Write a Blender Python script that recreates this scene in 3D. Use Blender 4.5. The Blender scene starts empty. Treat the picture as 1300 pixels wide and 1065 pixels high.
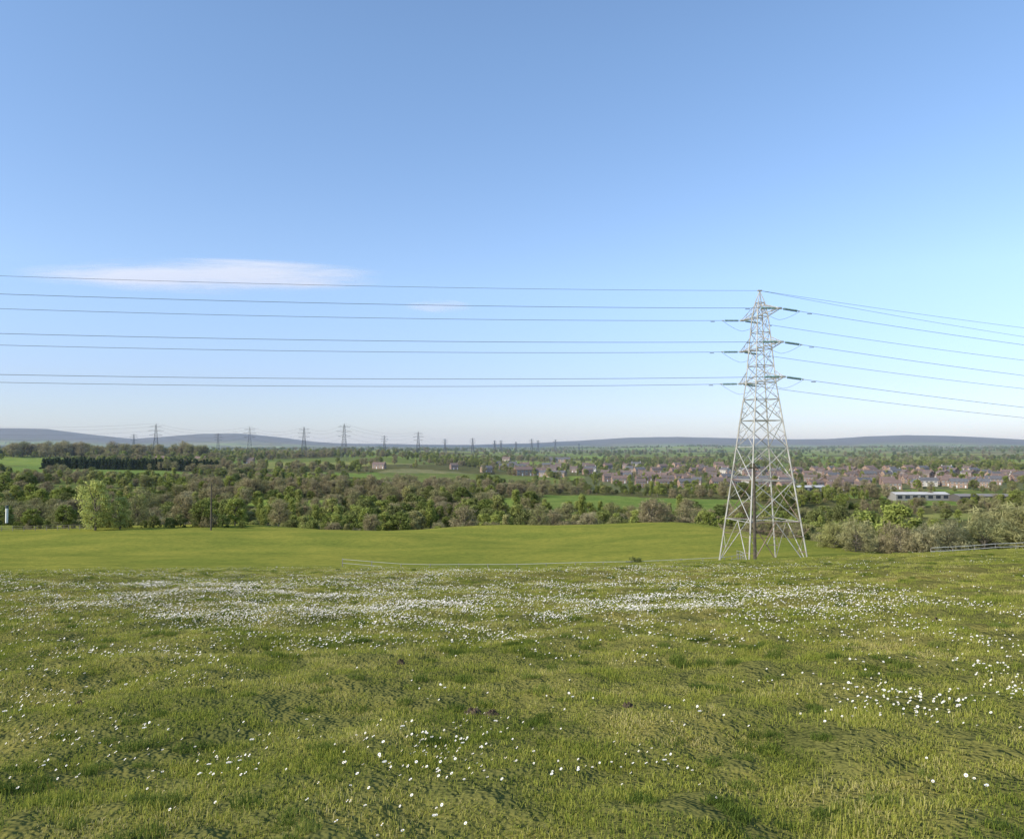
import bpy, math, random
import numpy as np
from mathutils import Vector, Matrix
random.seed(7); rng=np.random.default_rng(11)
scene=bpy.context.scene
EYE=1.6
# ------------------------------------------------------------ noise
def _h(ix,iy,s):
    n=(ix.astype(np.int64)*374761393+iy.astype(np.int64)*668265263+s*974634777)&0xffffffff
    n=((n^(n>>13))*1274126177)&0xffffffff
    n=(n^(n>>16))&0xffffffff
    return n/4294967295.0
def vn(x,y,s=0):
    x=np.asarray(x,float);y=np.asarray(y,float)
    ix=np.floor(x);iy=np.floor(y);fx=x-ix;fy=y-iy
    fx=fx*fx*(3-2*fx);fy=fy*fy*(3-2*fy)
    a=_h(ix,iy,s);b=_h(ix+1,iy,s);c=_h(ix,iy+1,s);d=_h(ix+1,iy+1,s)
    return (a+(b-a)*fx)*(1-fy)+(c+(d-c)*fx)*fy
def fbm(x,y,s=0,o=3):
    t=0;a=.5;n=0
    for i in range(o):
        t=t+a*vn(x*2**i+i*17.3,y*2**i-i*9.1,s+i);n+=a;a*=.5
    return t/n
def ss(a,b,x):
    t=np.clip((x-a)/(b-a),0,1);return t*t*(3-2*t)
def cells(x,y,c=180.):
    x=np.asarray(x,float);y=np.asarray(y,float)
    gx=np.floor(x/c);gy=np.floor(y/c)
    f1=np.full(x.shape,1e9);f2=np.full(x.shape,1e9);idc=np.zeros(x.shape)
    for i in(-1,0,1):
        for j in(-1,0,1):
            cx=gx+i;cy=gy+j
            px=(cx+.15+.7*_h(cx,cy,5))*c;py=(cy+.15+.7*_h(cx,cy,6))*c
            d=np.hypot(px-x,py-y);h=_h(cx,cy,7)
            m=d<f1
            f2=np.where(m,f1,np.minimum(f2,d));idc=np.where(m,h,idc);f1=np.where(m,d,f1)
    return f2-f1,idc
# ------------------------------------------------------------ terrain heights
PY=np.array([-60,0,10,20,30,40,45,50,55,60,67,75,90,110,140,180,220,260,320.])
def nearf(y):return -1.6-.079*y-.00079*y*y
PZ=np.array([1.0,-1.6]+[nearf(v) for v in(10,20,30,40,45,50,55,60)]+[-10.55,-12.0,-13.45,-15.2,-17.6,-20.2,-22.2,-24.5,-28])
_yy=np.linspace(-60,320,1521);_zz=np.interp(_yy,PY,PZ)
_k=np.hanning(41);_k/=_k.sum();_zs=np.convolve(np.pad(_zz,20,mode='edge'),_k,'valid')
AX=np.array([-4000,0,60,120,170,210,250,300,350,400,450,530,600,680,740,800,860,950,1050,1100,1150,1200,1300,6000])
AT=np.array([556,550,550,556,560,557,554,553,557,563,566,567,567,565,562,558,557,560,561,558,556,557,562,565])
def height(x,y):
    x=np.asarray(x,float);y=np.asarray(y,float);r=np.hypot(x,y)
    base=np.interp(y,_yy,_zs)+.035*np.clip(x,0,90)
    base=base+.9*np.exp(-((y-73)/13)**2)*ss(-8,-22,x)
    base=base+(fbm(x/9,y/9,21)-.5)*.35*ss(3,20,r)+(fbm(x/45,y/45,22,2)-.5)*2.4*ss(70,130,y)
    base=base+(fbm(x/.8,y/.8,23,3)-.5)*.23*(1-ss(40,90,r))
    b=x/np.maximum(y,200)
    zr=np.interp(r,[0,620,950,1500,2500,4000,7000,14000],[-37,-37,-31,-28,-20,-14,-10,-5])
    zl=np.interp(r,[0,600,1000,1300,2000,4000,7000,14000],[-37,-33,-21,-14,-12,-9,-7,-3])
    far=zl+(zr-zl)*ss(-.2,.08,b)+(fbm(x/150,y/150,31)-.5)*5*ss(300,600,r)+(fbm(x/900,y/900,32)-.5)*26*ss(1600,4000,r)
    dout=np.maximum(np.minimum(x-40,y-92),y-226)
    t=ss(0,90,dout)
    z=base*(1-t)+far*t
    px=650+1010*x/np.maximum(y,1500)
    top=(568-np.interp(px,AX,AT)+3)/1010*9000
    hill=np.exp(-((r-9300)/1700)**2)
    top=top+(fbm(x/700,y/700,33)-.5)*22
    z=z*(1-hill)+(top)*hill
    hill2=np.exp(-((r-4700)/900)**2)*ss(.02,.25,b)
    z=z*(1-hill2)+(4+(fbm(x/500,y/500,35)-.5)*34)*hill2
    return z+EYE
def H1(x,y):return float(height(np.array([x]),np.array([y]))[0])
def dout_f(x,y):return np.maximum(np.minimum(x-40,y-92),y-226)
CLEAR=[(75,520,95,85),(-480,860,130,90),(-110,720,55,50),(330,590,90,30),(-250,1050,140,70),(276,530,34,24),
       (-300,560,60,32),(-90,800,70,110),(60,760,60,30),(-200,800,60,30),(-395,765,105,48),(-150,480,50,22),(250,430,30,22)]
def clearing(x,y):
    m=np.zeros(np.shape(x),bool)
    for cx,cy,a,b in CLEAR:
        m|=(((x-cx)/a)**2+((y-cy)/b)**2+(vn(x/25,y/25,41)-.5)*.6)<1
    return m
def town(x,y):
    b=x/np.maximum(y,1)
    return ((b>.09)&(b<.75)&(y>655)&(y<1000))|((b>-.02)&(b<.3)&(y>960)&(y<1300))
# ------------------------------------------------------------ material helpers
def mat(name):
    m=bpy.data.materials.new(name);m.use_nodes=True
    nt=m.node_tree;return m,nt,nt.nodes['Principled BSDF']
def N(nt,t,**kw):
    n=nt.nodes.new(t)
    for k,v in kw.items():
        if k in n.bl_rna.properties: setattr(n,k,v)
        else:n.inputs[k].default_value=v
    return n
def ramp(nt,stops,fac=None):
    n=nt.nodes.new('ShaderNodeValToRGB');e=n.color_ramp.elements
    while len(e)<len(stops):e.new(.5)
    for i,(p,c) in enumerate(stops):
        e[i].position=p;e[i].color=(*c,1)
    if fac:nt.links.new(fac,n.inputs[0])
    return n
def mixc(nt,a,b,fac,mode='MIX'):
    n=nt.nodes.new('ShaderNodeMix');n.data_type='RGBA';n.blend_type=mode
    for v,s in((fac,0),(a,6),(b,7)):
        if hasattr(v,'is_linked'):nt.links.new(v,n.inputs[s])
        else:n.inputs[s].default_value=v if s==0 else (*v,1)
    return n.outputs[2]
def noise(nt,scale,detail=3,vec=None,rough=.5):
    n=nt.nodes.new('ShaderNodeTexNoise');n.inputs['Scale'].default_value=scale;n.inputs['Detail'].default_value=detail;n.inputs['Roughness'].default_value=rough
    if vec:nt.links.new(vec,n.inputs['Vector'])
    return n.outputs['Fac']
def simple(name,c1,c2=None,scale=3,rough=.8,metal=0):
    m,nt,p=mat(name);p.inputs['Roughness'].default_value=rough;p.inputs['Metallic'].default_value=metal
    p.inputs['Specular IOR Level'].default_value=.25
    if c2 is None:c2=tuple(v*.7 for v in c1)
    g=nt.nodes.new('ShaderNodeNewGeometry')
    f=noise(nt,scale,2,g.outputs['Position'])
    r=ramp(nt,[(.35,c1),(.65,c2)],f);nt.links.new(r.outputs[0],p.inputs['Base Color'])
    return m
def dif_trans(nt,p,csock,tr):
    d=nt.nodes.new('ShaderNodeBsdfDiffuse');nt.links.new(csock,d.inputs['Color'])
    t=nt.nodes.new('ShaderNodeBsdfTranslucent');nt.links.new(csock,t.inputs['Color'])
    mx=nt.nodes.new('ShaderNodeMixShader');mx.inputs[0].default_value=tr
    nt.links.new(d.outputs[0],mx.inputs[1]);nt.links.new(t.outputs[0],mx.inputs[2])
    nt.links.new(mx.outputs[0],nt.nodes['Material Output'].inputs[0]);nt.nodes.remove(p)
# ------------------------------------------------------------ mesh helpers
def mesh_from(name,V,F,mats=(),fm=None,link=True,smooth=False):
    me=bpy.data.meshes.new(name)
    V=np.asarray(V,dtype=np.float32)
    if isinstance(F,np.ndarray):
        k=F.shape[1];me.vertices.add(len(V));me.vertices.foreach_set('co',V.ravel())
        me.loops.add(F.size);me.loops.foreach_set('vertex_index',F.ravel().astype(np.int32))
        me.polygons.add(len(F));me.polygons.foreach_set('loop_start',np.arange(0,F.size,k,dtype=np.int32))
        me.update(calc_edges=True)
    else:
        me.from_pydata([tuple(map(float,v)) for v in V],[],F);me.update()
    for m in mats:me.materials.append(m)
    if fm is not None:me.polygons.foreach_set('material_index',np.asarray(fm,dtype=np.int32))
    me.polygons.foreach_set('use_smooth',np.full(len(me.polygons),smooth))
    o=bpy.data.objects.new(name,me)
    if link:scene.collection.objects.link(o)
    return o
class MB:
    def __init__(s):s.V=[];s.F=[];s.M=[];s.T=[]
    def add(s,v,f,m=0,t=.5):
        o=len(s.V);s.V+= [tuple(p) for p in v];s.F+=[tuple(i+o for i in q) for q in f];s.M+=[m]*len(f);s.T+=[t]*len(v)
    def tube(s,p0,p1,r0,r1=None,n=5,m=0,cap=False):
        r1=r0 if r1 is None else r1
        p0=Vector(p0);p1=Vector(p1);d=(p1-p0)
        if d.length<1e-6:return
        d.normalize();u=d.orthogonal().normalized();w=d.cross(u)
        v=[];
        for p,r in((p0,r0),(p1,r1)):
            for i in range(n):
                a=2*math.pi*(i+.5)/n;v.append(p+u*math.cos(a)*r+w*math.sin(a)*r)
        f=[(i,(i+1)%n,n+(i+1)%n,n+i) for i in range(n)]
        if cap:f+=[tuple(range(n-1,-1,-1)),tuple(range(n,2*n))]
        s.add(v,f,m)
    def box(s,c,h,m=0,rz=0):
        cs,sn=math.cos(rz),math.sin(rz);v=[]
        for z in(-1,1):
            for x,y in((-1,-1),(1,-1),(1,1),(-1,1)):
                X=x*h[0];Y=y*h[1];v.append((c[0]+X*cs-Y*sn,c[1]+X*sn+Y*cs,c[2]+z*h[2]))
        s.add(v,[(3,2,1,0),(4,5,6,7),(0,1,5,4),(1,2,6,5),(2,3,7,6),(3,0,4,7)],m)
    def obj(s,name,mats,link=True,smooth=False):
        o=mesh_from(name,s.V,s.F,mats,s.M,link,smooth);return o
def scatter(name,P,idx,scl,rot,coll):
    n=len(P);me=bpy.data.meshes.new(name);me.vertices.add(n);me.vertices.foreach_set('co',np.asarray(P,np.float32).ravel())
    a=me.attributes.new('idx','INT','POINT');a.data.foreach_set('value',np.asarray(idx,np.int32))
    a=me.attributes.new('scl','FLOAT_VECTOR','POINT');a.data.foreach_set('vector',np.asarray(scl,np.float32).ravel())
    a=me.attributes.new('rot','FLOAT_VECTOR','POINT');a.data.foreach_set('vector',np.asarray(rot,np.float32).ravel())
    o=bpy.data.objects.new(name,me);scene.collection.objects.link(o)
    ng=bpy.data.node_groups.new(name+'_nodes','GeometryNodeTree')
    ng.interface.new_socket('Geometry',in_out='INPUT',socket_type='NodeSocketGeometry')
    ng.interface.new_socket('Geometry',in_out='OUTPUT',socket_type='NodeSocketGeometry')
    gi=ng.nodes.new('NodeGroupInput');go=ng.nodes.new('NodeGroupOutput')
    ci=ng.nodes.new('GeometryNodeCollectionInfo');ci.inputs['Collection'].default_value=coll
    ci.inputs['Separate Children'].default_value=True;ci.inputs['Reset Children'].default_value=True
    ip=ng.nodes.new('GeometryNodeInstanceOnPoints');ip.inputs['Pick Instance'].default_value=True
    L=ng.links.new
    L(gi.outputs[0],ip.inputs['Points']);L(ci.outputs[0],ip.inputs['Instance'])
    for nm,ty,so in(('idx','INT','Instance Index'),('scl','FLOAT_VECTOR','Scale'),('rot','FLOAT_VECTOR','Rotation')):
        na=ng.nodes.new('GeometryNodeInputNamedAttribute');na.data_type=ty;na.inputs['Name'].default_value=nm
        L(na.outputs['Attribute'],ip.inputs[so])
    L(ip.outputs[0],go.inputs[0])
    md=o.modifiers.new('scatter','NODES');md.node_group=ng
    return o
# ------------------------------------------------------------ TERRAIN
ang_f=np.radians(np.linspace(-56,56,520));ang_b=np.radians(np.linspace(56,304,60))[1:-1]
ang=np.concatenate([ang_f,ang_b]);na=len(ang)
rad=np.exp(np.linspace(math.log(.8),math.log(15000),720));nr=len(rad)
A,R=np.meshgrid(ang,rad);X=(R*np.sin(A)).ravel();Y=(R*np.cos(A)).ravel();Z=height(X,Y)
V=np.stack([X,Y,Z],1)
i=np.arange(nr-1)[:,None];j=np.arange(na)[None,:];j2=(j+1)%na
F=np.stack([i*na+j,i*na+j2,(i+1)*na+j2,(i+1)*na+j],-1).reshape(-1,4)[:,::-1].copy()
m_ter,nt,p=mat('pasture_and_fields')
g=nt.nodes.new('ShaderNodeNewGeometry');at=nt.nodes.new('ShaderNodeAttribute');at.attribute_name='land'
pos=g.outputs['Position']
n1=ramp(nt,[(.3,(.55,.61,.6)),(.5,(1,1,1)),(.72,(1.45,1.28,1.1))],noise(nt,.9,6,pos,.8))
n2=ramp(nt,[(.35,(.78,.84,.8)),(.65,(1.2,1.1,1.05))],noise(nt,.06,3,pos,.6))
c=mixc(nt,at.outputs['Color'],n1.outputs[0],1.0,'MULTIPLY');c=mixc(nt,c,n2.outputs[0],1.0,'MULTIPLY')
bp=nt.nodes.new('ShaderNodeBump');bp.inputs['Strength'].default_value=.9;bp.inputs['Distance'].default_value=.22
nt.links.new(noise(nt,2.4,4,pos,.8),bp.inputs['Height'])
d=nt.nodes.new('ShaderNodeBsdfDiffuse');nt.links.new(c,d.inputs['Color']);nt.links.new(bp.outputs[0],d.inputs['Normal'])
nt.links.new(d.outputs[0],nt.nodes['Material Output'].inputs[0]);nt.nodes.remove(p)
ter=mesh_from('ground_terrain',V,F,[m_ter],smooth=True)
col=np.zeros((len(V),4));col[:,3]=1
x,y=V[:,0],V[:,1];r=np.hypot(x,y)
G=np.array([.235,.255,.052]);Gn=np.array([.17,.165,.05])
near=ss(25,50,r)[:,None];base=Gn*(1-near)+G*near
e,idc=cells(x,y)
pal=np.array([[.20,.27,.065],[.17,.23,.065],[.23,.25,.085],[.15,.19,.06],[.22,.22,.11],[.16,.23,.06]])
fc=pal[(idc*5.99).astype(int)]
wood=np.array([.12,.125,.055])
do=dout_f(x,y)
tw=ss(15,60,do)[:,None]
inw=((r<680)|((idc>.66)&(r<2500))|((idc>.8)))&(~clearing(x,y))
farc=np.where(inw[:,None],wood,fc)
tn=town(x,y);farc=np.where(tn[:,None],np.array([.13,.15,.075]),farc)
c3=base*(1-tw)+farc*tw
hm=ss(7000,8000,r)[:,None];moor=np.array([.10,.088,.08])*(.75+.5*fbm(x/300,y/300,51))[:,None]
c3=c3*(1-hm)+moor*hm
col[:,:3]=c3
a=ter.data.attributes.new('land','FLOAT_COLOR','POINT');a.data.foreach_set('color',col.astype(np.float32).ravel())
# ------------------------------------------------------------ foliage materials
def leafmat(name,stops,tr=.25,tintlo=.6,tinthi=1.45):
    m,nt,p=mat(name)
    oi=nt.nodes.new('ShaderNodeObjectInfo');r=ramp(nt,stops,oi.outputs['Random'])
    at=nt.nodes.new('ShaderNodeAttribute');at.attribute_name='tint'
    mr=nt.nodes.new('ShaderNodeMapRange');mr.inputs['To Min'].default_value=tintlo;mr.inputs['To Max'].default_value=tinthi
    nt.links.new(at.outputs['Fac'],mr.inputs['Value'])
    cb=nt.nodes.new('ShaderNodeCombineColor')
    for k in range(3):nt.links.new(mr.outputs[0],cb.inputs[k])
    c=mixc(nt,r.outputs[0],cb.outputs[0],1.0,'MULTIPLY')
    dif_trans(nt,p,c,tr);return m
M_green=leafmat('leaf_green',[(0,(.14,.175,.055)),(.35,(.20,.235,.06)),(.7,(.16,.175,.065)),(1,(.24,.27,.08))],.32)
M_light=leafmat('leaf_spring',[(0,(.30,.33,.09)),(.5,(.27,.31,.08)),(1,(.36,.34,.15))],.38)
M_brown=leafmat('twigs_budding',[(0,(.28,.235,.14)),(.4,(.31,.27,.145)),(.7,(.24,.24,.10)),(1,(.35,.31,.18))],.25)
M_scrub=leafmat('scrub_willow',[(0,(.36,.32,.16)),(.4,(.32,.32,.12)),(.7,(.38,.35,.19)),(1,(.28,.30,.10))],.3)
M_willow=leafmat('willow_leaf',[(0,(.42,.45,.14)),(1,(.46,.47,.16))],.4)
M_dark=leafmat('needles_dark',[(0,(.045,.062,.028)),(1,(.06,.08,.036))],.1)
M_bark=simple('bark',(.16,.14,.105),(.10,.09,.07),2)
def leaves(C,Nrm,size,elong=1.0):
    n=len(C);Nrm=Nrm/np.linalg.norm(Nrm,axis=1,keepdims=True)
    t=rng.normal(size=(n,3));u=np.cross(Nrm,t);u/=np.linalg.norm(u,axis=1,keepdims=True);w=np.cross(Nrm,u)
    s=size[:,None]
    V=np.stack([C-u*s*elong,C-w*s*.55/elong,C+u*s*elong,C+w*s*.55/elong],1).reshape(-1,3)
    return V,np.arange(4*n).reshape(-1,4)
def tree(name,leaf,Hh=10,rx=3.8,z0=.25,clumps=55,per=46,ls=.34,twigs=0,shape='round',seed=0,cr=.15):
    r=np.random.default_rng(seed);b=MB();rd=random.Random(seed)
    trunkh=Hh*(.85 if shape!='round' else .6)
    pts=[Vector((0,0,-.6))];
    for k in range(1,6):pts.append(Vector((rd.uniform(-.25,.25),rd.uniform(-.25,.25),trunkh*k/5)))
    tr=Hh*.026
    for k in range(5):b.tube(pts[k],pts[k+1],tr*(1-k*.17),tr*(1-(k+1)*.17),6)
    cc=[];
    lob=[(rd.uniform(0,6.28),rd.uniform(.75,1.25)) for _ in range(5)]
    for k in range(clumps):
        h=r.uniform(0,1)
        if shape=='cone':prof=(1-h)**.8*.95+.05;h2=h
        elif shape=='tall':prof=(math.sin(math.pi*min(1,h*.93+.07))**.5)*.5;h2=h
        elif shape=='bush':prof=math.cos(h*1.4)**.5 ;h2=h
        else:prof=max(.15,math.sin(math.pi*(.12+.83*h)))**.6;h2=h
        a=r.uniform(0,2*math.pi);f=1
        for la,lm in lob:
            f+= (lm-1)*max(0,math.cos(a-la))
        rr=rx*prof*f*math.sqrt(r.uniform(.15,1))
        cc.append((math.cos(a)*rr,math.sin(a)*rr,Hh*(z0+(1-z0)*h2)*(.93)+r.normal()*.25))
    for k,cpt in enumerate(cc):
        if k%2==0 or twigs:
            q=Vector(cpt);zz=max(.1,min(.95,(q.z/trunkh)*.62));seg=min(4,int(zz*5));fr=zz*5-seg
            p0=pts[seg].lerp(pts[seg+1],fr);mid=p0.lerp(q,.5)+Vector((rd.uniform(-.3,.3),rd.uniform(-.3,.3),-.15))
            b.tube(p0,mid,tr*.38,tr*.25,4);b.tube(mid,q,tr*.25,tr*.07,4)
    V0=np.array(b.V);F0=b.F;nb=len(F0)
    CS=[];NS=[];TS=[];SZ=[]
    for cpt in cc:
        R0=Hh*cr*r.uniform(.6,1.15)
        d=r.normal(size=(per,3));d/=np.linalg.norm(d,axis=1,keepdims=True)
        rad=R0*r.uniform(.35,1.05,size=(per,1))
        P=np.array(cpt)+d*rad*np.array([1,1,.75])
        CS.append(P);NS.append(d*1.0+r.normal(size=(per,3))*.55+np.array([0,0,.35]))
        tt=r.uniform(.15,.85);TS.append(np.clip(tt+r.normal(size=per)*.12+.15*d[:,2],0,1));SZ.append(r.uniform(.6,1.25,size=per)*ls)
    C=np.vstack(CS);NN=np.vstack(NS);T=np.concatenate(TS);S=np.concatenate(SZ)
    VL,FL=leaves(C,NN,S,2.4 if twigs else 1.0)
    VV=np.vstack([V0,VL]);off=len(V0)
    me=bpy.data.meshes.new(name)
    me.from_pydata(VV.tolist(),[],F0+[tuple(q) for q in (FL+off).tolist()]);me.update()
    me.materials.append(M_bark);me.materials.append(leaf)
    me.polygons.foreach_set('material_index',np.array([0]*nb+[1]*len(FL),np.int32))
    a=me.attributes.new('tint','FLOAT','POINT');a.data.foreach_set('value',np.concatenate([np.full(off,.5),np.repeat(T,4)]).astype(np.float32))
    return bpy.data.objects.new(name,me)
kinds=bpy.data.collections.new('tree_kinds')
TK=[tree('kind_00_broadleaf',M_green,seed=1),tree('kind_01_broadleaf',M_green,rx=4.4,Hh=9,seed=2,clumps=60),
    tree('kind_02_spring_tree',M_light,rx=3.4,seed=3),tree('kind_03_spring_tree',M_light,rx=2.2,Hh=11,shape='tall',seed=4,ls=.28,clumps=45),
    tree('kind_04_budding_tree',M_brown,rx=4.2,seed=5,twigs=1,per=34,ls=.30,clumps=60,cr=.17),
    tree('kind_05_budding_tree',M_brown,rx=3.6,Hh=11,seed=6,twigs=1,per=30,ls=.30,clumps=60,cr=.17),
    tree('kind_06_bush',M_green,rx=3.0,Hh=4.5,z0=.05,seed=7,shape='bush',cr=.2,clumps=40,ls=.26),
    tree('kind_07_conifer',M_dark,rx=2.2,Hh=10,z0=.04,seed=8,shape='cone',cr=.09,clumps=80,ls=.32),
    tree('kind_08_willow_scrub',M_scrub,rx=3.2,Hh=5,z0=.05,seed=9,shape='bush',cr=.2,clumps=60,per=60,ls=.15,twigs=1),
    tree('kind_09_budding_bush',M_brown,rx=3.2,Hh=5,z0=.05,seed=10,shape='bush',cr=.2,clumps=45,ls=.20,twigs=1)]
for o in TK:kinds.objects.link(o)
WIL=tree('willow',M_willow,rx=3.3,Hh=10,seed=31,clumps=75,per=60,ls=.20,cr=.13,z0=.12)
# ------------------------------------------------------------ scatter woodland
def grid(x0,x1,y0,y1,s,jit=.48):
    gx,gy=np.meshgrid(np.arange(x0,x1,s),np.arange(y0,y1,s));gx=gx.ravel();gy=gy.ravel()
    return gx+rng.uniform(-jit,jit,gx.shape)*s,gy+rng.uniform(-jit,jit,gx.shape)*s
def pick(x,y,greenbias=0):
    n=(fbm(x/45,y/45,61,2)-.5)*1.5+.5+rng.normal(size=x.shape)*.12+greenbias
    k=np.where(n<.38,rng.choice([4,5,5,9],x.shape),np.where(n<.47,rng.choice([4,0,5,1,3],x.shape),np.where(n<.58,rng.choice([0,1,6,0,2],x.shape),rng.choice([2,3,0,2,8],x.shape))))
    return k
PP=[];KK=[];SC=[]
def addt(x,y,k,s):
    z=height(x,y);PP.append(np.stack([x,y,z-.15],1));KK.append(k);SC.append(s)
x,y=grid(-560,560,95,700,8.8);b=x/y;d=dout_f(x,y)
m=(d>22)&(abs(b)<.85)&(~clearing(x,y))&(~town(x,y))
m&=(rng.uniform(size=x.shape)<.80)&(vn(x/28,y/28,66)>.28)
m&=~((b>.1)&(y>600)&(rng.uniform(size=x.shape)<.45))
m&=~((b<.30)&(b>-.9)&(y<262))
x,y=x[m],y[m];b=x/y
bias=np.where((b<-.05)&(b>-.45)&(y>400),-.12,0)+np.where(y<370,.12,0)
k=pick(x,y,bias);s=rng.uniform(.5,1.2,x.shape)
rs=(b>.3)&(y<230);k=np.where(rs,rng.choice([8,8,8,6,9,2],x.shape),k);s=np.where(rs,rng.uniform(.7,1.1,x.shape),s)
s=s*np.where((y>600),.8,1)*np.where((b>.42)&(b<.62)&(y<560)&(y>230)&(k<6),.62,1)
addt(x,y,k,s)
bb=rng.uniform(.40,.80,120);y=rng.uniform(108,150,120);x=bb*y
s=np.interp(bb,[.40,.52,.64,.8],[.75,1.05,1.65,1.8])*rng.uniform(.75,1.1,120)
addt(x,y,rng.choice([8,8,8,9],120),s)
x,y=grid(-1150,1150,690,1700,11);b=x/y;e,idc=cells(x,y)
m=(abs(b)<.8)&(~clearing(x,y));u=rng.uniform(size=x.shape);tw_=town(x,y)
keep=np.where(tw_,u<.40,np.where(e<13,u<.8,np.where(idc>.72,u<.65,u<.03)))
keep=np.where((b<-.05)&(y<830),np.maximum(keep,u<.22),keep)
m&=keep.astype(bool);x,y=x[m],y[m];b=x/y
addt(x,y,pick(x,y,.04),rng.uniform(.65,1.1,x.shape)*np.where(town(x,y),.72,1))
x,y=grid(-4300,4300,1700,6200,38);b=x/y;e,idc=cells(x,y,260.)
m=(abs(b)<.72);u=rng.uniform(size=x.shape);m&=((e<34)&(u<.7))|((idc>.82)&(u<.8))|(u<.02)
x,y=x[m],y[m];k=rng.choice([0,1,4,6],x.shape)
addt(x,y,k,rng.uniform(.8,1.4,x.shape))
for off in(0,4):
    x=np.arange(-480,-305,3.4);y=822+off+.05*(x+390)+rng.normal(size=x.shape)*1.2
    addt(x,y,np.full(x.shape,7),rng.uniform(1.05,1.25,x.shape))
x=np.arange(60,300,6.);y=640+rng.normal(size=x.shape)*3
addt(x,y,rng.choice([0,1,6],x.shape),rng.uniform(.5,.8,x.shape))
x=rng.uniform(-760,-430,110);y=1150+rng.normal(size=110)*35
addt(x,y,rng.choice([4,5],110),rng.uniform(1.4,2.1,110))
P=np.vstack(PP);K=np.concatenate(KK);S=np.concatenate(SC);n=len(P)
SV=np.stack([S*rng.uniform(.85,1.2,n),S*rng.uniform(.85,1.2,n),S*rng.uniform(.85,1.15,n)],1)
scatter('woodland_trees',P,K,SV,np.stack([np.zeros(n),np.zeros(n),rng.uniform(0,6.28,n)],1),kinds)
print('TREES',n)
def place(name,kidx,x,y,s,rz=None,sz=None):
    o=bpy.data.objects.new(name,(WIL if kidx<0 else TK[kidx]).data);scene.collection.objects.link(o)
    o.location=(x,y,H1(x,y)-.1);o.rotation_euler=(0,0,random.uniform(0,6.28) if rz is None else rz)
    o.scale=(s,s,sz or s);return o
place('willow_tree',-1,-106,203,1.3)
place('willow_tree',-1,-101.5,207,.85)
place('hawthorn_tree',0,-119,212,.66);place('hawthorn_tree',1,-129,214,.6)
place('hawthorn_tree',0,-84,216,.75);place('hawthorn_tree',2,-77,222,.8)
place('ash_tree',4,-92,225,.9);place('ash_tree',5,-70,240,.8)
HP=[];
for xx in np.arange(-142,-70,2.3):
    if random.random()<.82:HP.append((xx+random.uniform(-.5,.5),213+random.uniform(-1,1)+max(0,(xx+90))*.15))
hp=np.array(HP);nh=len(hp)
hs=rng.uniform(.4,.85,nh)*np.where(hp[:,0]<-112,.6,1.0)
scatter('hawthorn_hedge',np.stack([hp[:,0],hp[:,1],height(hp[:,0],hp[:,1])-.2],1),rng.choice([6,6,9],nh),np.stack([hs*.8,hs*.8,hs*1.1],1),np.stack([np.zeros(nh)]*2+[rng.uniform(0,6,nh)],1),kinds)
place('gorse_bush',6,11.8,76,.32);place('gorse_bush',6,12.9,77,.22)
# ------------------------------------------------------------ GRASS
def grassmat(name,stops,tr=.4):
    m,nt,p=mat(name)
    oi=nt.nodes.new('ShaderNodeObjectInfo')
    at=nt.nodes.new('ShaderNodeAttribute');at.attribute_name='tint'
    f1=noise(nt,.9,2,oi.outputs['Location'],.65)
    f2=N(nt,'ShaderNodeMath',operation='MULTIPLY_ADD');nt.links.new(f1,f2.inputs[0]);f2.inputs[1].default_value=1.5;f2.inputs[2].default_value=-.25
    ad=N(nt,'ShaderNodeMath',operation='MULTIPLY_ADD');nt.links.new(oi.outputs['Random'],ad.inputs[0]);ad.inputs[1].default_value=.35;nt.links.new(f2.outputs[0],ad.inputs[2])
    ad2=N(nt,'ShaderNodeMath',operation='MULTIPLY_ADD');nt.links.new(at.outputs['Fac'],ad2.inputs[0]);ad2.inputs[1].default_value=.4;nt.links.new(ad.outputs[0],ad2.inputs[2])
    sb=N(nt,'ShaderNodeMath',operation='SUBTRACT');nt.links.new(ad2.outputs[0],sb.inputs[0]);sb.inputs[1].default_value=.38
    r=ramp(nt,stops,sb.outputs[0])
    dif_trans(nt,p,r.outputs[0],tr);return m
M_gr=grassmat('grass_blade',[(.08,(.15,.20,.034)),(.4,(.32,.345,.060)),(.65,(.43,.42,.09)),(.9,(.58,.50,.22))])
M_tus=grassmat('tussock_blade',[(.1,(.08,.12,.025)),(.5,(.14,.19,.036)),(.9,(.25,.28,.065))])
def tuft(name,nb,R,h0,h1,w,m,seed,lean=.5):
    r=np.random.default_rng(seed)
    rr_=R*np.sqrt(r.uniform(0,1,nb))*1.15;aa_=r.uniform(0,6.283,nb)
    x0=rr_*np.cos(aa_);y0=rr_*np.sin(aa_);hh=r.uniform(h0,h1,nb)*r.uniform(.6,1,nb)
    a=r.uniform(0,6.283,nb);ln=r.uniform(.1,1,nb)*lean*hh;f=r.uniform(0,6.283,nb)
    dx=np.cos(a)*ln;dy=np.sin(a)*ln;wx=np.cos(f)*w*.5;wy=np.sin(f)*w*.5
    z0=np.full(nb,-.02)
    v=np.stack([np.stack([x0-wx,y0-wy,z0],1),np.stack([x0+wx,y0+wy,z0],1),
      np.stack([x0+dx*.4+wx*.8,y0+dy*.4+wy*.8,hh*.6],1),np.stack([x0+dx*.4-wx*.8,y0+dy*.4-wy*.8,hh*.6],1),
      np.stack([x0+dx,y0+dy,hh],1)],1).reshape(-1,3)
    k=np.arange(nb)*5
    F=[];
    for q in k.tolist():F+=[(q,q+1,q+2,q+3),(q+3,q+2,q+4)]
    me=bpy.data.meshes.new(name);me.from_pydata(v.tolist(),[],F);me.update();me.materials.append(m)
    at=me.attributes.new('tint','FLOAT','POINT');at.data.foreach_set('value',np.repeat(r.uniform(0,1,nb),5).astype(np.float32))
    return bpy.data.objects.new(name,me)
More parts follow.
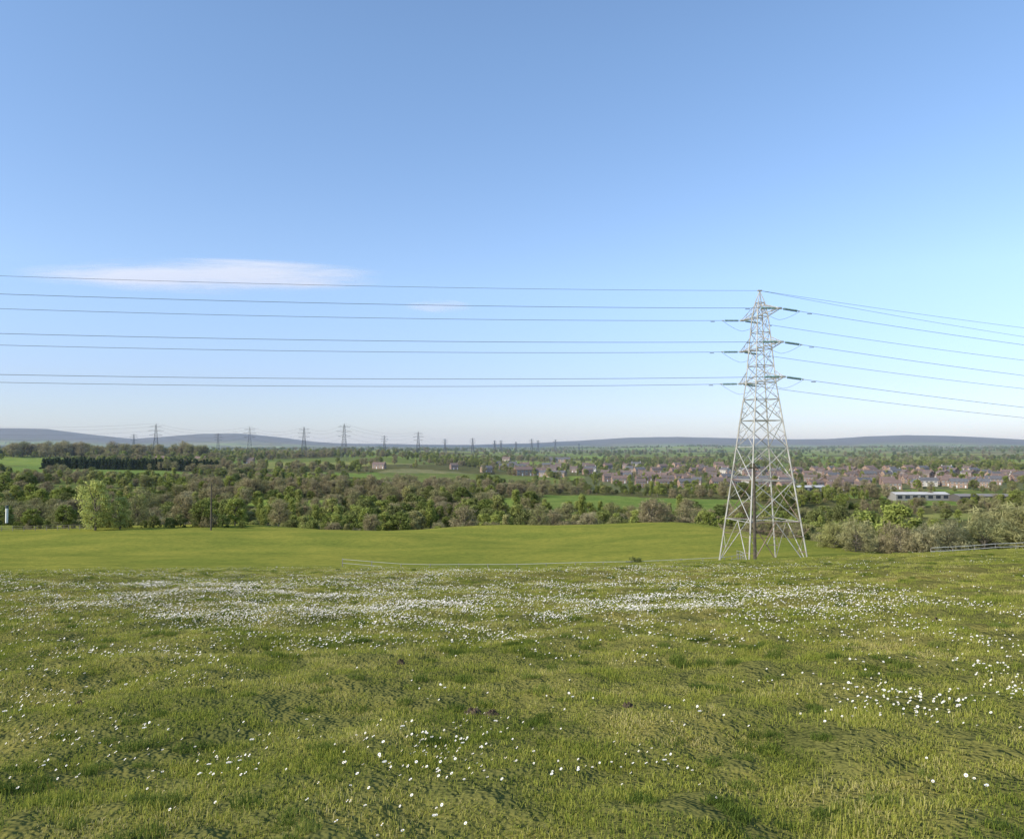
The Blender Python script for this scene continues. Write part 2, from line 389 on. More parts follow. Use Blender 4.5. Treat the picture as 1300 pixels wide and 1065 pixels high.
gk=bpy.data.collections.new('grass_kinds')
for i_,o in enumerate([tuft('g0_turf',130,.17,.006,.015,.0042,M_gr,1,2.8),tuft('g1_turf',130,.17,.007,.018,.0042,M_gr,2,2.6),
          tuft('g2_turf',120,.12,.014,.033,.0042,M_gr,3,1.7),tuft('g3_tussock',110,.065,.02,.055,.0048,M_tus,4,1.2)]):gk.objects.link(o)
def wedge(n,r0,r1,hw=.80):
    rr=np.sqrt(rng.uniform(r0*r0,r1*r1,n));t=rng.uniform(-math.atan(hw),math.atan(hw),n);return rr*np.sin(t),rr*np.cos(t)
GX=[];GY=[];GS=[]
for r0,r1,dens_,s in((2.2,6,66,1.0),(6,12,40,1.05),(12,22,17,1.3),(22,46,6,1.7)):
    area=(r1*r1-r0*r0)*math.atan(.8);n=int(area*dens_);x,y=wedge(n,r0,r1);GX.append(x);GY.append(y);GS.append(rng.uniform(.75,1.25,n)*s)
x=np.concatenate(GX);y=np.concatenate(GY);s=np.concatenate(GS)
worn=fbm(x/.5+40,y/.5,77,3);kp=(worn>.36)|(rng.uniform(size=len(x))<.25);kp&=~((np.hypot(x,y)>30)&(rng.uniform(size=len(x))<ss(30,46,np.hypot(x,y))))
x,y,s=x[kp],y[kp],s[kp];n=len(x);z=height(x,y)
tm=fbm(x/.22,y/.22,71,2)*.75+fbm(x/1.4,y/1.4,72,2)*.25+(fbm(x/14,y/14,74,2)-.5)*.15
k=np.where(tm>.665,3,rng.choice([0,1,0,1,2],n));k=np.where((tm>.60)&(tm<=.665)&(rng.uniform(size=n)<.7),2,k)
sz=s*(.5+1.0*fbm(x/.5,y/.5,73,2));sz=np.where(s>1.5,sz/s*1.3,sz)
scatter('meadow_grass',np.stack([x,y,z],1),k,np.stack([s,s,sz],1),np.stack([np.zeros(n)]*2+[rng.uniform(0,6.28,n)],1),gk)
print('GRASS',n)
# ------------------------------------------------------------ DAISIES
M_pet=simple('daisy_petal',(.80,.80,.78),(.72,.72,.72),30,.6);M_yel=simple('daisy_centre',(.75,.5,.03),(.6,.38,.02),30,.7);M_stem=simple('daisy_stem',(.08,.13,.03),(.05,.1,.02),20)
def daisies(name,cnt,R,seed):
    rd=random.Random(seed);b=MB()
    for _ in range(cnt):
        px,py=(rd.gauss(0,R*.6),rd.gauss(0,R*.6)) if cnt>1 else(0,0)
        h=rd.uniform(.025,.05);c=Vector((px+rd.uniform(-.01,.01),py+rd.uniform(-.01,.01),h))
        b.tube((px,py,-.01),c,.0010,.001,3,2)
        nrm=Vector((-.45+rd.uniform(-.5,.5),-.35+rd.uniform(-.5,.5),1)).normalized();u=nrm.orthogonal().normalized();w=nrm.cross(u)
        pr=rd.uniform(.0065,.0105);npet=9
        for q in range(npet):
            a=2*math.pi*q/npet;d=u*math.cos(a)+w*math.sin(a);e=nrm.cross(d)
            b.add([c+d*.003-e*.0012,c+d*pr*.8-e*.0030+nrm*.0012,c+d*pr+nrm*.001,c+d*pr*.8+e*.0030+nrm*.0012,c+d*.003+e*.0012],[(0,1,2,3,4)],0)
        ring=[c+(u*math.cos(a)+w*math.sin(a))*.0032+nrm*.0015 for a in [k*math.pi/3 for k in range(6)]]+[c+nrm*.004]
        b.add(ring,[(k,(k+1)%6,6) for k in range(6)],1)
    return b.obj(name,[M_pet,M_yel,M_stem],link=False)
dk=bpy.data.collections.new('daisy_kinds')
for o in(daisies('d0_daisy',1,.0,1),daisies('d1_daisies',4,.14,2),daisies('d2_daisies',9,.24,3)):dk.objects.link(o)
BL=[(-7,17.0,7,4.6,.85),(-14,19,6,4.5,.55),(1.2,14.6,3.6,1.8,1.1),(-3,27,9,5,.45),(-5,12.5,3.5,1.3,.35),(-1.9,5.4,.8,.4,.65),(3.4,6.4,.7,.4,.45),(4.2,7.2,.8,.4,.2),(-3.0,6.0,1.0,.35,.4),(.2,5.1,.6,.25,.4),(-2.6,4.9,.7,.3,.4),(-3.6,7.6,1.2,.4,.25)]
def dens(x,y):
    r=np.hypot(x,y)
    d=np.zeros(x.shape)+.012+.06*ss(2,-6,x)*ss(5,12,r)+.03*ss(9,5,r)+.08*ss(30,14,r)*ss(8,13,r)*ss(9,5,x)
    for cx,cy,a,b_,w in BL:d=d+w*np.exp(-((x-cx)/a)**2-((y-cy)/b_)**2)
    n1=fbm(x/.6,y/.6,81,3);n2=fbm(x/2.2,y/2.2,82,2)
    return np.clip(d,0,1.3)*(.12+.95*ss(.34,.68,n1))*(.35+1.1*ss(.38,.64,n2))
x,y=wedge(16000,3,11);m=rng.uniform(size=x.shape)<dens(x,y)*.8;x1,y1=x[m],y[m]
x,y=wedge(160000,10,45);m=rng.uniform(size=x.shape)<dens(x,y)*np.where(np.hypot(x,y)>22,.3,.9);x2,y2=x[m],y[m]
k1=rng.choice([0,0,0,1,1,2],len(x1));k2=rng.choice([0,1,1,2],len(x2))
x=np.concatenate([x1,x2]);y=np.concatenate([y1,y2]);k=np.concatenate([k1,k2]);n=len(x)
s=rng.uniform(.8,1.25,n)*(1+.25*ss(10,24,np.hypot(x,y)))
scatter('daisy_flowers',np.stack([x,y,height(x,y)],1),k,np.stack([s,s,s],1),np.stack([np.zeros(n)]*2+[rng.uniform(-.6,.6,n)],1),dk)
print('DAISY',n)
M_soil=simple('soil',(.10,.075,.045),(.055,.042,.026),12,.95)
def molehill(x,y,R,h):
    V=[];F=[];n=18;rg=7
    for i in range(rg+1):
        for j in range(n):
            a=2*math.pi*j/n;rr=R*i/rg;zz=h*(math.cos(i/rg*math.pi)*.5+.5)
            q=vn(np.array([i*1.7+x*9]),np.array([j*1.3+y]),91)[0]-.5
            V.append((math.cos(a)*rr*(1+q*.3),math.sin(a)*rr*(1+q*.3),zz*(1+q*.9)+q*.02-.01))
    for i in range(rg):
        for j in range(n):F.append((i*n+j,(i+1)*n+j,(i+1)*n+(j+1)%n,i*n+(j+1)%n))
    o=mesh_from('molehill',V,F,[M_soil]);o.location=(x,y,H1(x,y));return o
for a_ in((-.33,6.75,.11,.05),(-.17,6.7,.08,.04),(.95,6.6,.08,.035),(-3.7,6.9,.08,.04),(5.6,10.6,.12,.06),(-1.2,8.7,.08,.04)):molehill(*a_)
# ------------------------------------------------------------ PYLON
M_steel=simple('galvanised_steel',(.46,.45,.42),(.31,.30,.27),.9,.55,.0)
M_steeld=simple('weathered_steel',(.28,.21,.17),(.20,.13,.10),.7,.7)
M_far=simple('distant_steel',(.11,.115,.12),(.08,.085,.09),.7,.7)
M_glass=simple('insulator_glass',(.16,.26,.24),(.10,.18,.17),5,.25)
M_wire=simple('conductor_wire',(.10,.11,.12),(.08,.085,.09),1,.5)
def tower(name,base_w=7.1,arms=(19.9,23.7,27.4),al=(4.9,4.6,4.3),top=30.4,lt=.92,ext=0,detail=True,loc=(0,0,0),rz=0,scale=1,mats=None):
    b=MB()
    lv=[-.6,4.4,8.9,12.6,15.6,18.0,19.9,21.8,23.7,25.6,27.4,29.0]
    wd=np.interp(lv,[-.6,19.9,23.7,27.4,29.2],[base_w,2.4,1.85,1.3,.7])
    if ext:
        lv=[l+ext for l in lv];lv=[-.6,ext*.5]+lv
        wd=np.concatenate([[base_w+ext*.235,base_w+ext*.12],wd])
    def cn(i,k):
        sx,sy=((-1,-1),(1,-1),(1,1),(-1,1))[k%4];return Vector((sx*wd[i]/2,sy*wd[i]/2,lv[i]))
    nL=len(lv);ft=nL-12
    for i in range(nL-1):
        low=i<ft+5
        for k in range(4):
            a0,a1,b0,b1=cn(i,k),cn(i+1,k),cn(i,k+1),cn(i+1,k+1)
            b.tube(a0,a1,(.105 if low else .08)*lt,n=4,m=0)
            mm=1 if (i<ft+2 and (k+i)%2==0) else 0
            if i==ft and detail:
                tm=(a1+b1)/2
                b.tube(a0,tm,.06*lt,n=4,m=mm);b.tube(b0,tm,.06*lt,n=4,m=0)
                for f in(.35,.68):
                    b.tube(a0.lerp(a1,f),a0.lerp(tm,f),.035*lt,n=4,m=1);b.tube(b0.lerp(b1,f),b0.lerp(tm,f),.035*lt,n=4,m=1)
                    b.tube(a0.lerp(a1,f),a0.lerp(tm,max(0,f-.33)),.03*lt,n=4,m=0);b.tube(b0.lerp(b1,f),b0.lerp(tm,max(0,f-.33)),.03*lt,n=4,m=1)
            else:
                b.tube(a0,b1,(.055 if low else .04)*lt,n=4,m=mm);b.tube(b0,a1,(.055 if low else .04)*lt,n=4,m=0)
                if low and detail and i>ft:
                    ct=(a0+b1)/2
                    b.tube((a0+a1)/2,(a0*.5+ct*.5),.028*lt,n=4,m=1);b.tube((a0+a1)/2,(a1*.5+ct*.5),.028*lt,n=4,m=0)
                    b.tube((b0+b1)/2,(b0*.5+ct*.5),.028*lt,n=4,m=1);b.tube((b0+b1)/2,(b1*.5+ct*.5),.028*lt,n=4,m=0)
            b.tube(a1,b1,.05*lt,n=4,m=mm)
        if detail and i in(ft,ft+1,ft+3):
            b.tube(cn(i+1,0),cn(i+1,2),.035*lt,n=4);b.tube(cn(i+1,1),cn(i+1,3),.035*lt,n=4)
    if detail:
        z=3.1;wg=float(np.interp(z,[-.6,19.9],[base_w,2.4]))/2
        for dz in(0,.18,.36,.54):
            for k in range(4):
                sx,sy=((-1,-1),(1,-1),(1,1),(-1,1))[k];sx2,sy2=((1,-1),(1,1),(-1,1),(-1,-1))[k];w2=wg+.25+dz*.4
                b.tube((sx*w2,sy*w2,z+dz),(sx2*w2,sy2*w2,z+dz),.012,n=4,m=1)
        for k in range(4):
            sx,sy=((-1,-1),(1,-1),(1,1),(-1,1))[k];b.tube((sx*wg,sy*wg,z-.1),(sx*(wg+.5),sy*(wg+.5),z+.7),.03,n=4,m=1)
    apex=Vector((0,0,top+ext))
    for k in range(4):b.tube(cn(nL-1,k),apex+Vector((0,0,0)),.07*lt,.04*lt,n=4)
    b.box((0,0,top+ext),(.25,.10,.07),0)
    tips=[]
    for z,L in zip(arms,al):
        z=z+ext;w=float(np.interp(z-ext,[-.6,19.9,23.7,27.4,29.2],[base_w,2.4,1.85,1.3,.7]));zt=z+1.35;wt=float(np.interp(zt-ext,[-.6,19.9,23.7,27.4,29.2],[base_w,2.4,1.85,1.3,.7]))
        for sy in(-1,1):
            tip=Vector((0,sy*L,z+.25));tips.append(tip)
            for sx in(-1,1):
                lo=Vector((sx*w/2,sy*w/2,z));hi=Vector((sx*wt/2,sy*wt/2,zt));te=tip+Vector((sx*.12,0,0))
                b.tube(lo,te,.06*lt,n=4);b.tube(hi,te,.05*lt,n=4)
                if detail:
                    for f,g_ in((.3,.15),(.3,.5),(.62,.5),(.62,.78)):b.tube(lo.lerp(te,f),hi.lerp(te,g_),.03*lt,n=4)
            if detail:
                for f in(.3,.62):b.tube(Vector((-w/2,sy*w/2,z)).lerp(tip,f),Vector((w/2,sy*w/2,z)).lerp(tip,f),.03*lt,n=4)
            b.box(tip,(.22,.10,.10),0)
    o=b.obj(name,mats or [M_steel,M_steeld]);o.location=loc;o.rotation_euler=(0,0,rz);o.scale=(scale,)*3
    return o,tips,apex
TX,TY=28.2,90.0;TZ=H1(TX,TY)
adir=Vector((-.19,.98,0)).normalized()
rz=math.atan2(adir.y,adir.x)-math.pi/2
tw1,tips,apex=tower('electricity_pylon',loc=(TX,TY,TZ),rz=rz)
Mr=Matrix.Translation((TX,TY,TZ))@Matrix.Rotation(rz,4,'Z')
LX,LY=-170,57.;RX,RY=222,139.
LZ=TZ+3.2
ltz=H1(LX,LY);rtz=H1(RX,RY)
extL=max(0,LZ-ltz);extR=max(0,TZ-5-rtz)
tower('electricity_pylon',loc=(LX,LY,LZ-extL if extL>0 else LZ),rz=rz,ext=extL,detail=False)
tower('electricity_pylon',loc=(RX,RY,TZ-5-extR),rz=rz+.06,ext=extR,detail=False)
ML=Matrix.Translation((LX,LY,LZ))@Matrix.Rotation(rz,4,'Z');MR=Matrix.Translation((RX,RY,TZ-5))@Matrix.Rotation(rz+.06,4,'Z')
wb=MB();ib=MB()
def wire(b,p0,p1,sag,r,n=40,m=0):
    pr=None
    for i in range(n+1):
        t=i/n;p=p0.lerp(p1,t);p.z-=4*sag*t*(1-t)
        if pr is not None:b.tube(pr,p,r,n=4,m=m)
        pr=p
def insul(p0,p1):
    d=p1-p0;L=d.length;nn=11
    ib.tube(p0,p1,.03,n=5,m=1)
    for i in range(nn):
        a=p0+d*(.12+.78*i/nn);c=p0+d*(.12+.78*(i+.45)/nn)
        ib.tube(a,c,.15,.06,n=8,m=0,cap=True)
    ib.tube(p0+d*.92,p1,.07,.07,n=6,m=1)
for t in tips:
    T=Mr@t
    jl=[]
    for E,MM,sg in(('L',ML,2.3),('R',MR,4.0)):
        e=MM@t;d=(e-T);hd=d.normalized();hd.z-=4*sg/d.length*.9;hd.normalize()
        q=T+hd*2.5;insul(T+hd*.25,q);jl.append(q)
        wire(wb,q,e,sg*.97,.021)
        dmp=q+hd*1.2;wb.tube(dmp+Vector((-.25,0,-.12)),dmp+Vector((.25,0,-.12)),.04,n=5)
    pr=None
    for i in range(13):
        f=i/12;p=jl[0].lerp(jl[1],f);p.z-=4*1.1*f*(1-f)*(1-.3*abs(2*f-1))
        if pr is not None:wb.tube(pr,p,.015,n=4)
        pr=p
A0=Mr@apex
wire(wb,A0,ML@(apex+Vector((0,0,-1))),2.1,.017);wire(wb,A0,MR@(apex+Vector((0,-1.7,0))),3.4,.017);wire(wb,A0,MR@(apex+Vector((0,1.7,-1.2))),4.6,.017)
w_=wb.obj('power_lines',[M_wire]);i_o=ib.obj('insulators',[M_glass,M_steel])
bpy.context.view_layer.update()
w_.parent=tw1;i_o.parent=tw1
w_.matrix_parent_inverse=tw1.matrix_world.inverted();i_o.matrix_parent_inverse=tw1.matrix_world.inverted()
# ------------------------------------------------------------ distant line of pylons
DP=[(198,537,1200),(277,549,1700),(317,541,1250),(386,541,1250),(437,537,1120),(488,552,1900),(531,547,1500),(565,556,2400),(600,555,2400),(170,550,2200),(628,558,3100),(636,558,3000),(675,556,3500),(683,558,3600),(705,557,4000),(655,560,3800),(735,562,4200)]
dpos={}
for pxx,pty,dd in DP:
    xx=(pxx-650)/1010*dd;tz=(568-pty)/1010*dd+EYE;gz=H1(xx,dd)-1
    hh=tz-gz;sc=hh/30.4
    lt=max(1.0,.17*dd/1000/sc*10)
    o,tp,ap=tower('electricity_pylon',loc=(xx,dd,gz),rz=-math.pi/2+.35+random.uniform(-.15,.15),scale=sc,lt=lt,detail=False,al=(6.2,7.4,5.8),mats=[M_far,M_far])
    o.scale=(sc*.85,sc*.85,sc);dpos[pxx]=(Vector((xx,dd,gz)),sc)
wd=MB()
def dl(a,b):
    pa,sa=dpos[a];pb,sb=dpos[b]
    for f in(.66,.79,.91,1.0):wire(wd,pa+Vector((0,0,30.4*sa*f)),pb+Vector((0,0,30.4*sb*f)),9,.07,14)
for q in((198,317),(386,437),(437,531),(531,565),(317,386)):dl(*q)
pa,sa=dpos[198]
for f in(.66,.79,.91,1.0):wire(wd,pa+Vector((0,0,30.4*sa*f)),pa+Vector((-330,-160,30.4*sa*f+2)),9,.07,14)
wd.obj('distant_power_lines',[M_wire])
# ------------------------------------------------------------ wooden poles
M_wood=simple('pole_wood',(.13,.11,.085),(.07,.06,.045),3,.9)
def pole(x,y,h,r=.14,arm=True,name='telegraph_pole'):
    b=MB();b.tube((0,0,-.5),(0,0,h),r,r*.7,8,0,cap=True)
    if arm:
        b.box((0,0,h-.45),(.75,.06,.06),0,.4)
        for k in(-.65,0,.65):b.tube((k*math.cos(.4),k*math.sin(.4),h-.39),(k*math.cos(.4),k*math.sin(.4),h-.18),.05,.03,6,1,cap=True)
        b.tube((.5*math.cos(.4),.5*math.sin(.4),h-.5),(0,0,h-1.1),.025,n=4)
    o=b.obj(name,[M_wood,M_glass]);o.location=(x,y,H1(x,y));return o
pole(24.6,81,10.2,.17);pole(-76.5,203,11.8,.22);pole(44,282,7,.15,False);pole(-40,520,9,.2);pole(300,600,9,.2)
pole(200,420,9,.16)
# ------------------------------------------------------------ fences
M_post=simple('fence_timber',(.30,.27,.22),(.20,.18,.14),4,.9);M_tape=simple('fence_tape',(.6,.6,.56),(.5,.5,.48),2,.6)
def fence(name,pts,sp=3.0,h=1.1,rails=(.98,.6),rr=.018,pr=.045,rail_m=1):
    b=MB();P=[Vector((a,c,0)) for a,c in pts];prev=None
    for a,c in zip(P[:-1],P[1:]):
        n=max(1,int((c-a).length/sp))
        for i in range(n+(1 if c is P[-1] else 0)):
            q=a.lerp(c,i/n);z=H1(q.x,q.y);hh=h*random.uniform(.93,1.07)
            tl=Vector((q.x+random.uniform(-.04,.04),q.y,z+hh))
            b.tube((q.x,q.y,z-.3),tl,pr,pr*.9,6,0,cap=True)
            cur=[Vector((q.x,q.y-pr-.01,z+k*h)) for k in rails]
            if prev:
                for u,v in zip(prev,cur):b.tube(u,v,rr,n=4,m=rail_m)
            prev=cur
    return b.obj(name,[M_post,M_tape])
fence('wire_fence',[(-16,75.5),(-5,75.5),(6,75.5),(14,76.5),(21,79),(25,86),(27,96)],2.4,1.0,(.96,.6),.018,.045)
fence('post_and_wire_fence',[(44,84),(52,86),(60,88),(72,91)],2.2,1.0,(.98,.6),.028,.05,1)
fence('field_fence',[(-141,207),(-120,206),(-108,205)],3,1.3,(.95,.6,.3),.03,.08,0)
mp=MB();mp.tube((0,0,-.5),(0,0,3.6),.35,.35,10,0,cap=True);mp.tube((0,0,3.6),(0,0,4.4),.40,.40,10,1,cap=True)
o=mp.obj('white_marker_post',[simple('white_paint',(.8,.8,.78),(.7,.7,.68)),simple('dark_cap',(.1,.12,.12))]);o.location=(-143,226,H1(-143,226)+1.2)
# ------------------------------------------------------------ houses
M_br=[simple('brick_red',(.29,.195,.15),(.23,.155,.12),.6),simple('brick_orange',(.36,.255,.185),(.29,.20,.145),.6),simple('render_cream',(.60,.56,.49),(.5,.47,.41),.5)]
M_rf=[simple('roof_tile_brown',(.18,.14,.12),(.14,.11,.095),.8),simple('roof_slate',(.15,.15,.155),(.11,.11,.115),.8),simple('roof_tile_red',(.22,.16,.135),(.17,.12,.10),.8)]
M_win=simple('window_glass',(.05,.06,.075),(.03,.035,.045),.5,.15);M_wf=simple('window_frame_white',(.78,.78,.76),(.7,.7,.68))
def house_mesh(name,L,W,h,rh,wm,rm,units=2):
    b=MB();b.box((0,0,h/2-.5),(L/2,W/2,h/2+.5),0)
    o=.35;zt=h+rh
    for sy in(-1,1):
        e0=(-L/2-o,sy*(W/2+o),h-.12);e1=(L/2+o,sy*(W/2+o),h-.12);r0=(-L/2-o,0,zt);r1=(L/2+o,0,zt)
        up=lambda p:(p[0],p[1],p[2]+.18)
        b.add([e0,e1,r1,r0,up(e0),up(e1),up(r1),up(r0)],[(0,1,2,3),(4,7,6,5),(0,4,5,1),(1,5,6,2),(3,7,4,0)],1)
    for sx in(-1,1):b.add([(sx*L/2,-W/2,h),(sx*L/2,W/2,h),(sx*L/2,0,zt-.02)],[(0,1,2)],0)
    for sx in ((-.5,.5) if units==2 else (.3,)):b.box((sx*L*.9,.4,zt+.4),(.45,.3,.9),0)
    uw=L/units
    for u in range(units):
        cx=-L/2+uw*(u+.5)
        for sy in(-1,1):
            for zz in(1.45,h-1.15):
                for dx in(-.25,.25):
                    if zz<2 and dx>0 and sy<0:
                        b.box((cx+uw*dx,sy*(W/2+.03),1.05),(.5,.05,1.05),3);continue
                    b.box((cx+uw*dx,sy*(W/2+.02),zz),(uw*.15,.04,.62),3)
                    b.box((cx+uw*dx-uw*.07,sy*(W/2+.05),zz),(uw*.055,.04,.5),2);b.box((cx+uw*dx+uw*.07,sy*(W/2+.05),zz),(uw*.055,.04,.5),2)
    for sx in(-1,1):b.box((sx*(L/2+.02),1,h-1.1),(.04,.5,.5),2)
    return b.obj(name,[wm,rm,M_win,M_wf],link=False).data
HM=[];
for q in range(9):
    HM.append(house_mesh('house_shell',random.choice([9,12,13,14]),random.choice([7.2,8]),random.uniform(4.7,5.2),random.uniform(2.0,2.7),M_br[(0,1,1,0,2,1,0,1,0)[q]],M_rf[q%3],2))
HM.append(house_mesh('house_shell',26,8,5.2,2.5,M_br[0],M_rf[0],2));HM.append(house_mesh('house_shell',30,8,5.0,2.3,M_br[1],M_rf[1],2))
nhs=0
for row,(yy,b0,b1) in enumerate([(668,.40,.72),(690,.34,.72),(712,.16,.70),(736,.12,.34),(745,.40,.70),(764,.10,.68),(792,.12,.68),(822,.10,.66),(856,.14,.66),(900,.09,.64),(950,.07,.62),(985,.05,.6),(1040,-.01,.3),(1110,-.02,.3),(1190,0,.3)]):
    xx=b0*yy;ang0=random.uniform(-.35,.35)
    while xx<b1*yy:
        L=random.uniform(17,28)
        if random.random()<(.68 if yy<1000 else .5):
            hm=random.choice(HM[:9]) if random.random()<.85 else random.choice(HM)
            o=bpy.data.objects.new('brick_house',hm);scene.collection.objects.link(o)
            yv=yy+random.uniform(-5,5)+math.sin(xx*.02+row)*6
            o.location=(xx,yv,H1(xx,yv)+.1);o.rotation_euler=(0,0,ang0+random.uniform(-.12,.12)+(math.pi/2 if random.random()<.22 else 0));nhs+=1
            xx+=L if hm not in HM[9:] else L+14
        else:xx+=L
        if random.random()<.12:ang0=random.uniform(-.5,.5);xx+=14
for xx,yy,s in((12,900,1.4),(30,905,1.2),(-30,930,1),(-70,960,1),(45,880,1),(-150,900,1),(-330,1000,1),(90,1500,1.3),(-10,1450,1),(640,1500,1),(500,1600,1),(-440,1000,1),(-395,1010,1)):
    o=bpy.data.objects.new('brick_house',random.choice(HM));scene.collection.objects.link(o);o.location=(xx,yy,H1(xx,yy));o.rotation_euler=(0,0,random.uniform(-.5,.5));o.scale=(s,s,s)
print('HOUSES',nhs)
def shed(x,y,L,W,h,rz,name='farm_shed',col=(.55,.55,.53)):
    b=MB();b.box((0,0,h/2-.5),(L/2,W/2,h/2+.5),0)
    for sy in(-1,1):
        b.add([(-L/2-.3,sy*(W/2+.3),h-.05),(L/2+.3,sy*(W/2+.3),h-.05),(L/2+.3,0,h+1.3),(-L/2-.3,0,h+1.3)],[(0,1,2,3)],1)
    for sx in(-1,1):b.add([(sx*L/2,-W/2,h),(sx*L/2,W/2,h),(sx*L/2,0,h+1.25)],[(0,1,2)],0)
    n=int(L/5)
    for k in range(n):b.box((-L/2+(k+.5)*L/n,-W/2-.03,h*.55),(L/n*.3,.05,h*.25),2)
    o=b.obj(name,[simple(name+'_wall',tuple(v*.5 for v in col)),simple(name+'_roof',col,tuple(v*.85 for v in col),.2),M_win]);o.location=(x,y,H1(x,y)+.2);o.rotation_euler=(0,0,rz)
shed(283,556,38,12,4.2,.05,'farm_shed',(.60,.58,.54));shed(322,545,40,14,4.0,.0,'barn',(.26,.24,.22))
shed(235,640,30,12,4,.1,'barn')
# ------------------------------------------------------------ clouds
def cloud(name,x,y,z,a,b,dome,alpha,ns):
    n=48;V=[];F=[]
    for i in range(n+1):
        for j in range(n+1):
            u=-1+2*i/n;v=-1+2*j/n;q=max(0,1-u*u-v*v)
            V.append((u*a,v*b,dome*math.sqrt(q)+0))
    for i in range(n):
        for j in range(n):F.append((i*(n+1)+j,(i+1)*(n+1)+j,(i+1)*(n+1)+j+1,i*(n+1)+j+1))
    m=bpy.data.materials.new(name+'_vapour');m.use_nodes=True;nt=m.node_tree;nt.nodes.clear()
    tc=nt.nodes.new('ShaderNodeTexCoord');mp=nt.nodes.new('ShaderNodeMapping');mp.inputs['Location'].default_value=(-1,-1,0);mp.inputs['Scale'].default_value=(2,2,0)
    nt.links.new(tc.outputs['Generated'],mp.inputs[0])
    ln=N(nt,'ShaderNodeVectorMath',operation='LENGTH');nt.links.new(mp.outputs[0],ln.inputs[0])
    mp2=nt.nodes.new('ShaderNodeMapping');mp2.inputs['Scale'].default_value=ns;nt.links.new(tc.outputs['Generated'],mp2.inputs[0])
    nz=noise(nt,1.0,7,mp2.outputs[0],.6)
    s1=N(nt,'ShaderNodeMath',operation='MULTIPLY_ADD');nt.links.new(nz,s1.inputs[0]);s1.inputs[1].default_value=1.5;
    s2=N(nt,'ShaderNodeMath',operation='SUBTRACT');s2.inputs[0].default_value=.25;nt.links.new(ln.outputs['Value'],s2.inputs[1]);nt.links.new(s2.outputs[0],s1.inputs[2])
    mr=nt.nodes.new('ShaderNodeMapRange');mr.interpolation_type='SMOOTHSTEP';mr.inputs['From Min'].default_value=0;mr.inputs['From Max'].default_value=.75;mr.inputs['To Max'].default_value=alpha
    nt.links.new(s1.outputs[0],mr.inputs[0])
    e=nt.nodes.new('ShaderNodeMapRange');e.interpolation_type='SMOOTHSTEP';e.inputs['From Min'].default_value=1;e.inputs['From Max'].default_value=.6;nt.links.new(ln.outputs['Value'],e.inputs[0])
    ml=N(nt,'ShaderNodeMath',operation='MULTIPLY');nt.links.new(mr.outputs[0],ml.inputs[0]);nt.links.new(e.outputs[0],ml.inputs[1])
    tr=nt.nodes.new('ShaderNodeBsdfTransparent');tl=nt.nodes.new('ShaderNodeBsdfTranslucent');tl.inputs[0].default_value=(.90,.91,.97,1)
    df=nt.nodes.new('ShaderNodeBsdfDiffuse');df.inputs[0].default_value=(.90,.91,.97,1);ma=nt.nodes.new('ShaderNodeMixShader');ma.inputs[0].default_value=.3
    nt.links.new(tl.outputs[0],ma.inputs[1]);nt.links.new(df.outputs[0],ma.inputs[2])
    mx=nt.nodes.new('ShaderNodeMixShader');nt.links.new(ml.outputs[0],mx.inputs[0]);nt.links.new(tr.outputs[0],mx.inputs[1]);nt.links.new(ma.outputs[0],mx.inputs[2])
    out=nt.nodes.new('ShaderNodeOutputMaterial');nt.links.new(mx.outputs[0],out.inputs[0])
    o=mesh_from(name,V,F,[m],smooth=True);o.location=(x,y,z);return o
cloud('cloud',-2550,6800,1430,1850,840,60,.95,(3.0,2.6,1))
cloud('cloud',-740,8200,1450,420,480,20,.45,(2.5,2,1))
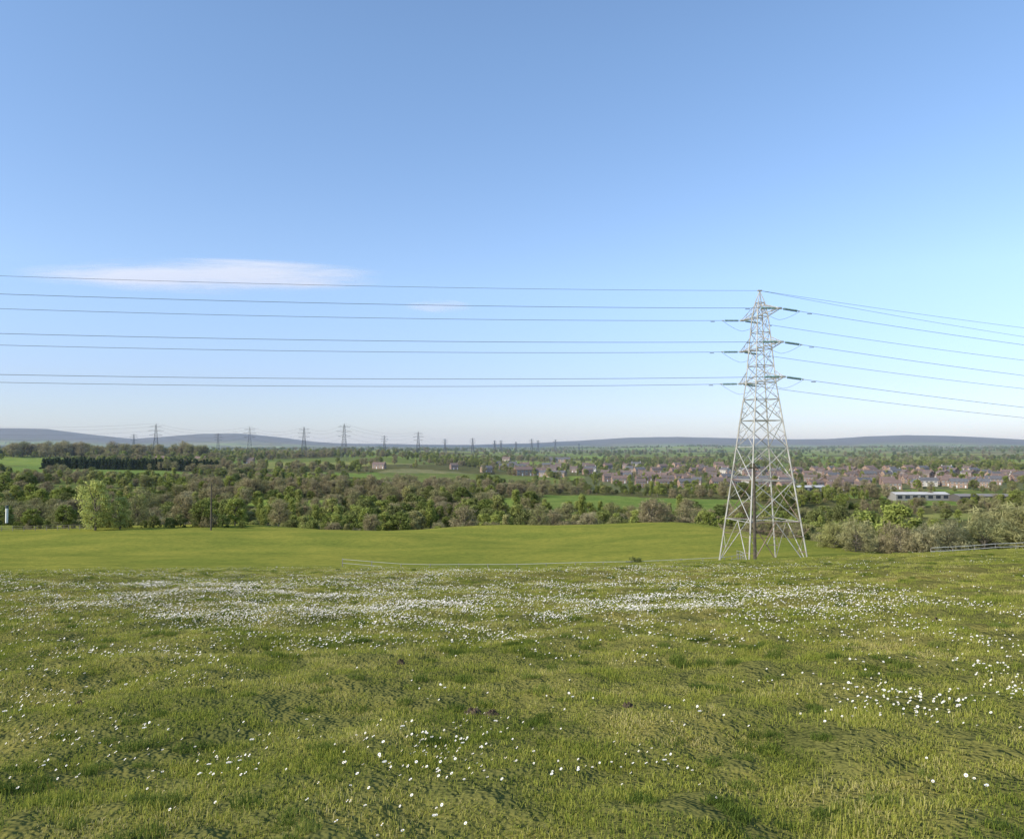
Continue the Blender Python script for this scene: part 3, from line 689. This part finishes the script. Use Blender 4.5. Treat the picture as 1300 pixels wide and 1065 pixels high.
# ------------------------------------------------------------ valley haze (thin air volume)
hz=MB();hz.box((0,8200,60),(13000,7700,140),0)
mh=bpy.data.materials.new('haze_air');mh.use_nodes=True;nt=mh.node_tree;nt.nodes.clear()
vs=nt.nodes.new('ShaderNodeVolumeScatter');vs.inputs['Density'].default_value=8e-5;vs.inputs['Color'].default_value=(.62,.80,1,1);vs.inputs['Anisotropy'].default_value=.0
out=nt.nodes.new('ShaderNodeOutputMaterial');nt.links.new(vs.outputs[0],out.inputs['Volume'])
hz.obj('haze_air',[mh])
# ------------------------------------------------------------ light
el=math.radians(31);az=math.radians(243)
sd=Vector((math.sin(az)*math.cos(el),math.cos(az)*math.cos(el),math.sin(el)))
sl=bpy.data.lights.new('sun','SUN');sl.energy=5.0;sl.angle=math.radians(.5);sl.color=(1,.91,.76)
so=bpy.data.objects.new('sun',sl);scene.collection.objects.link(so);so.rotation_euler=sd.to_track_quat('Z','Y').to_euler();so.location=(-60,-30,40)
w=bpy.data.worlds.new('World');scene.world=w;w.use_nodes=True;nt=w.node_tree
bg=nt.nodes['Background'];sk=nt.nodes.new('ShaderNodeTexSky');sk.sky_type='NISHITA';sk.sun_disc=False;sk.sun_elevation=el;sk.sun_rotation=az
sk.air_density=1.0;sk.dust_density=.4;sk.ozone_density=1.5
tc=nt.nodes.new('ShaderNodeTexCoord');sp=nt.nodes.new('ShaderNodeSeparateXYZ');nt.links.new(tc.outputs['Generated'],sp.inputs[0])
rr=ramp(nt,[(0,(.90/3,1.04/3,1.5/3)),(.08,(1.03/3,1.08/3,1.45/3)),(.2,(1.42/3,1.46/3,1.64/3)),(.45,(1.50/3,1.62/3,1.75/3))],sp.outputs[2])
c=mixc(nt,sk.outputs[0],rr.outputs[0],1.0,'MULTIPLY')
sc_=N(nt,'ShaderNodeVectorMath',operation='SCALE');nt.links.new(c,sc_.inputs[0]);sc_.inputs['Scale'].default_value=3.0
nt.links.new(sc_.outputs[0],bg.inputs[0]);bg.inputs[1].default_value=.13
# ------------------------------------------------------------ camera
cam=bpy.data.cameras.new('camera');co=bpy.data.objects.new('camera',cam);scene.collection.objects.link(co)
cam.sensor_width=36;cam.lens=36*1010/1300;cam.clip_start=.05;cam.clip_end=40000
co.location=(0,0,EYE);co.rotation_euler=(math.radians(90+2.04),0,0)
scene.camera=co
scene.view_settings.view_transform='Standard';scene.view_settings.look='None';scene.view_settings.exposure=0
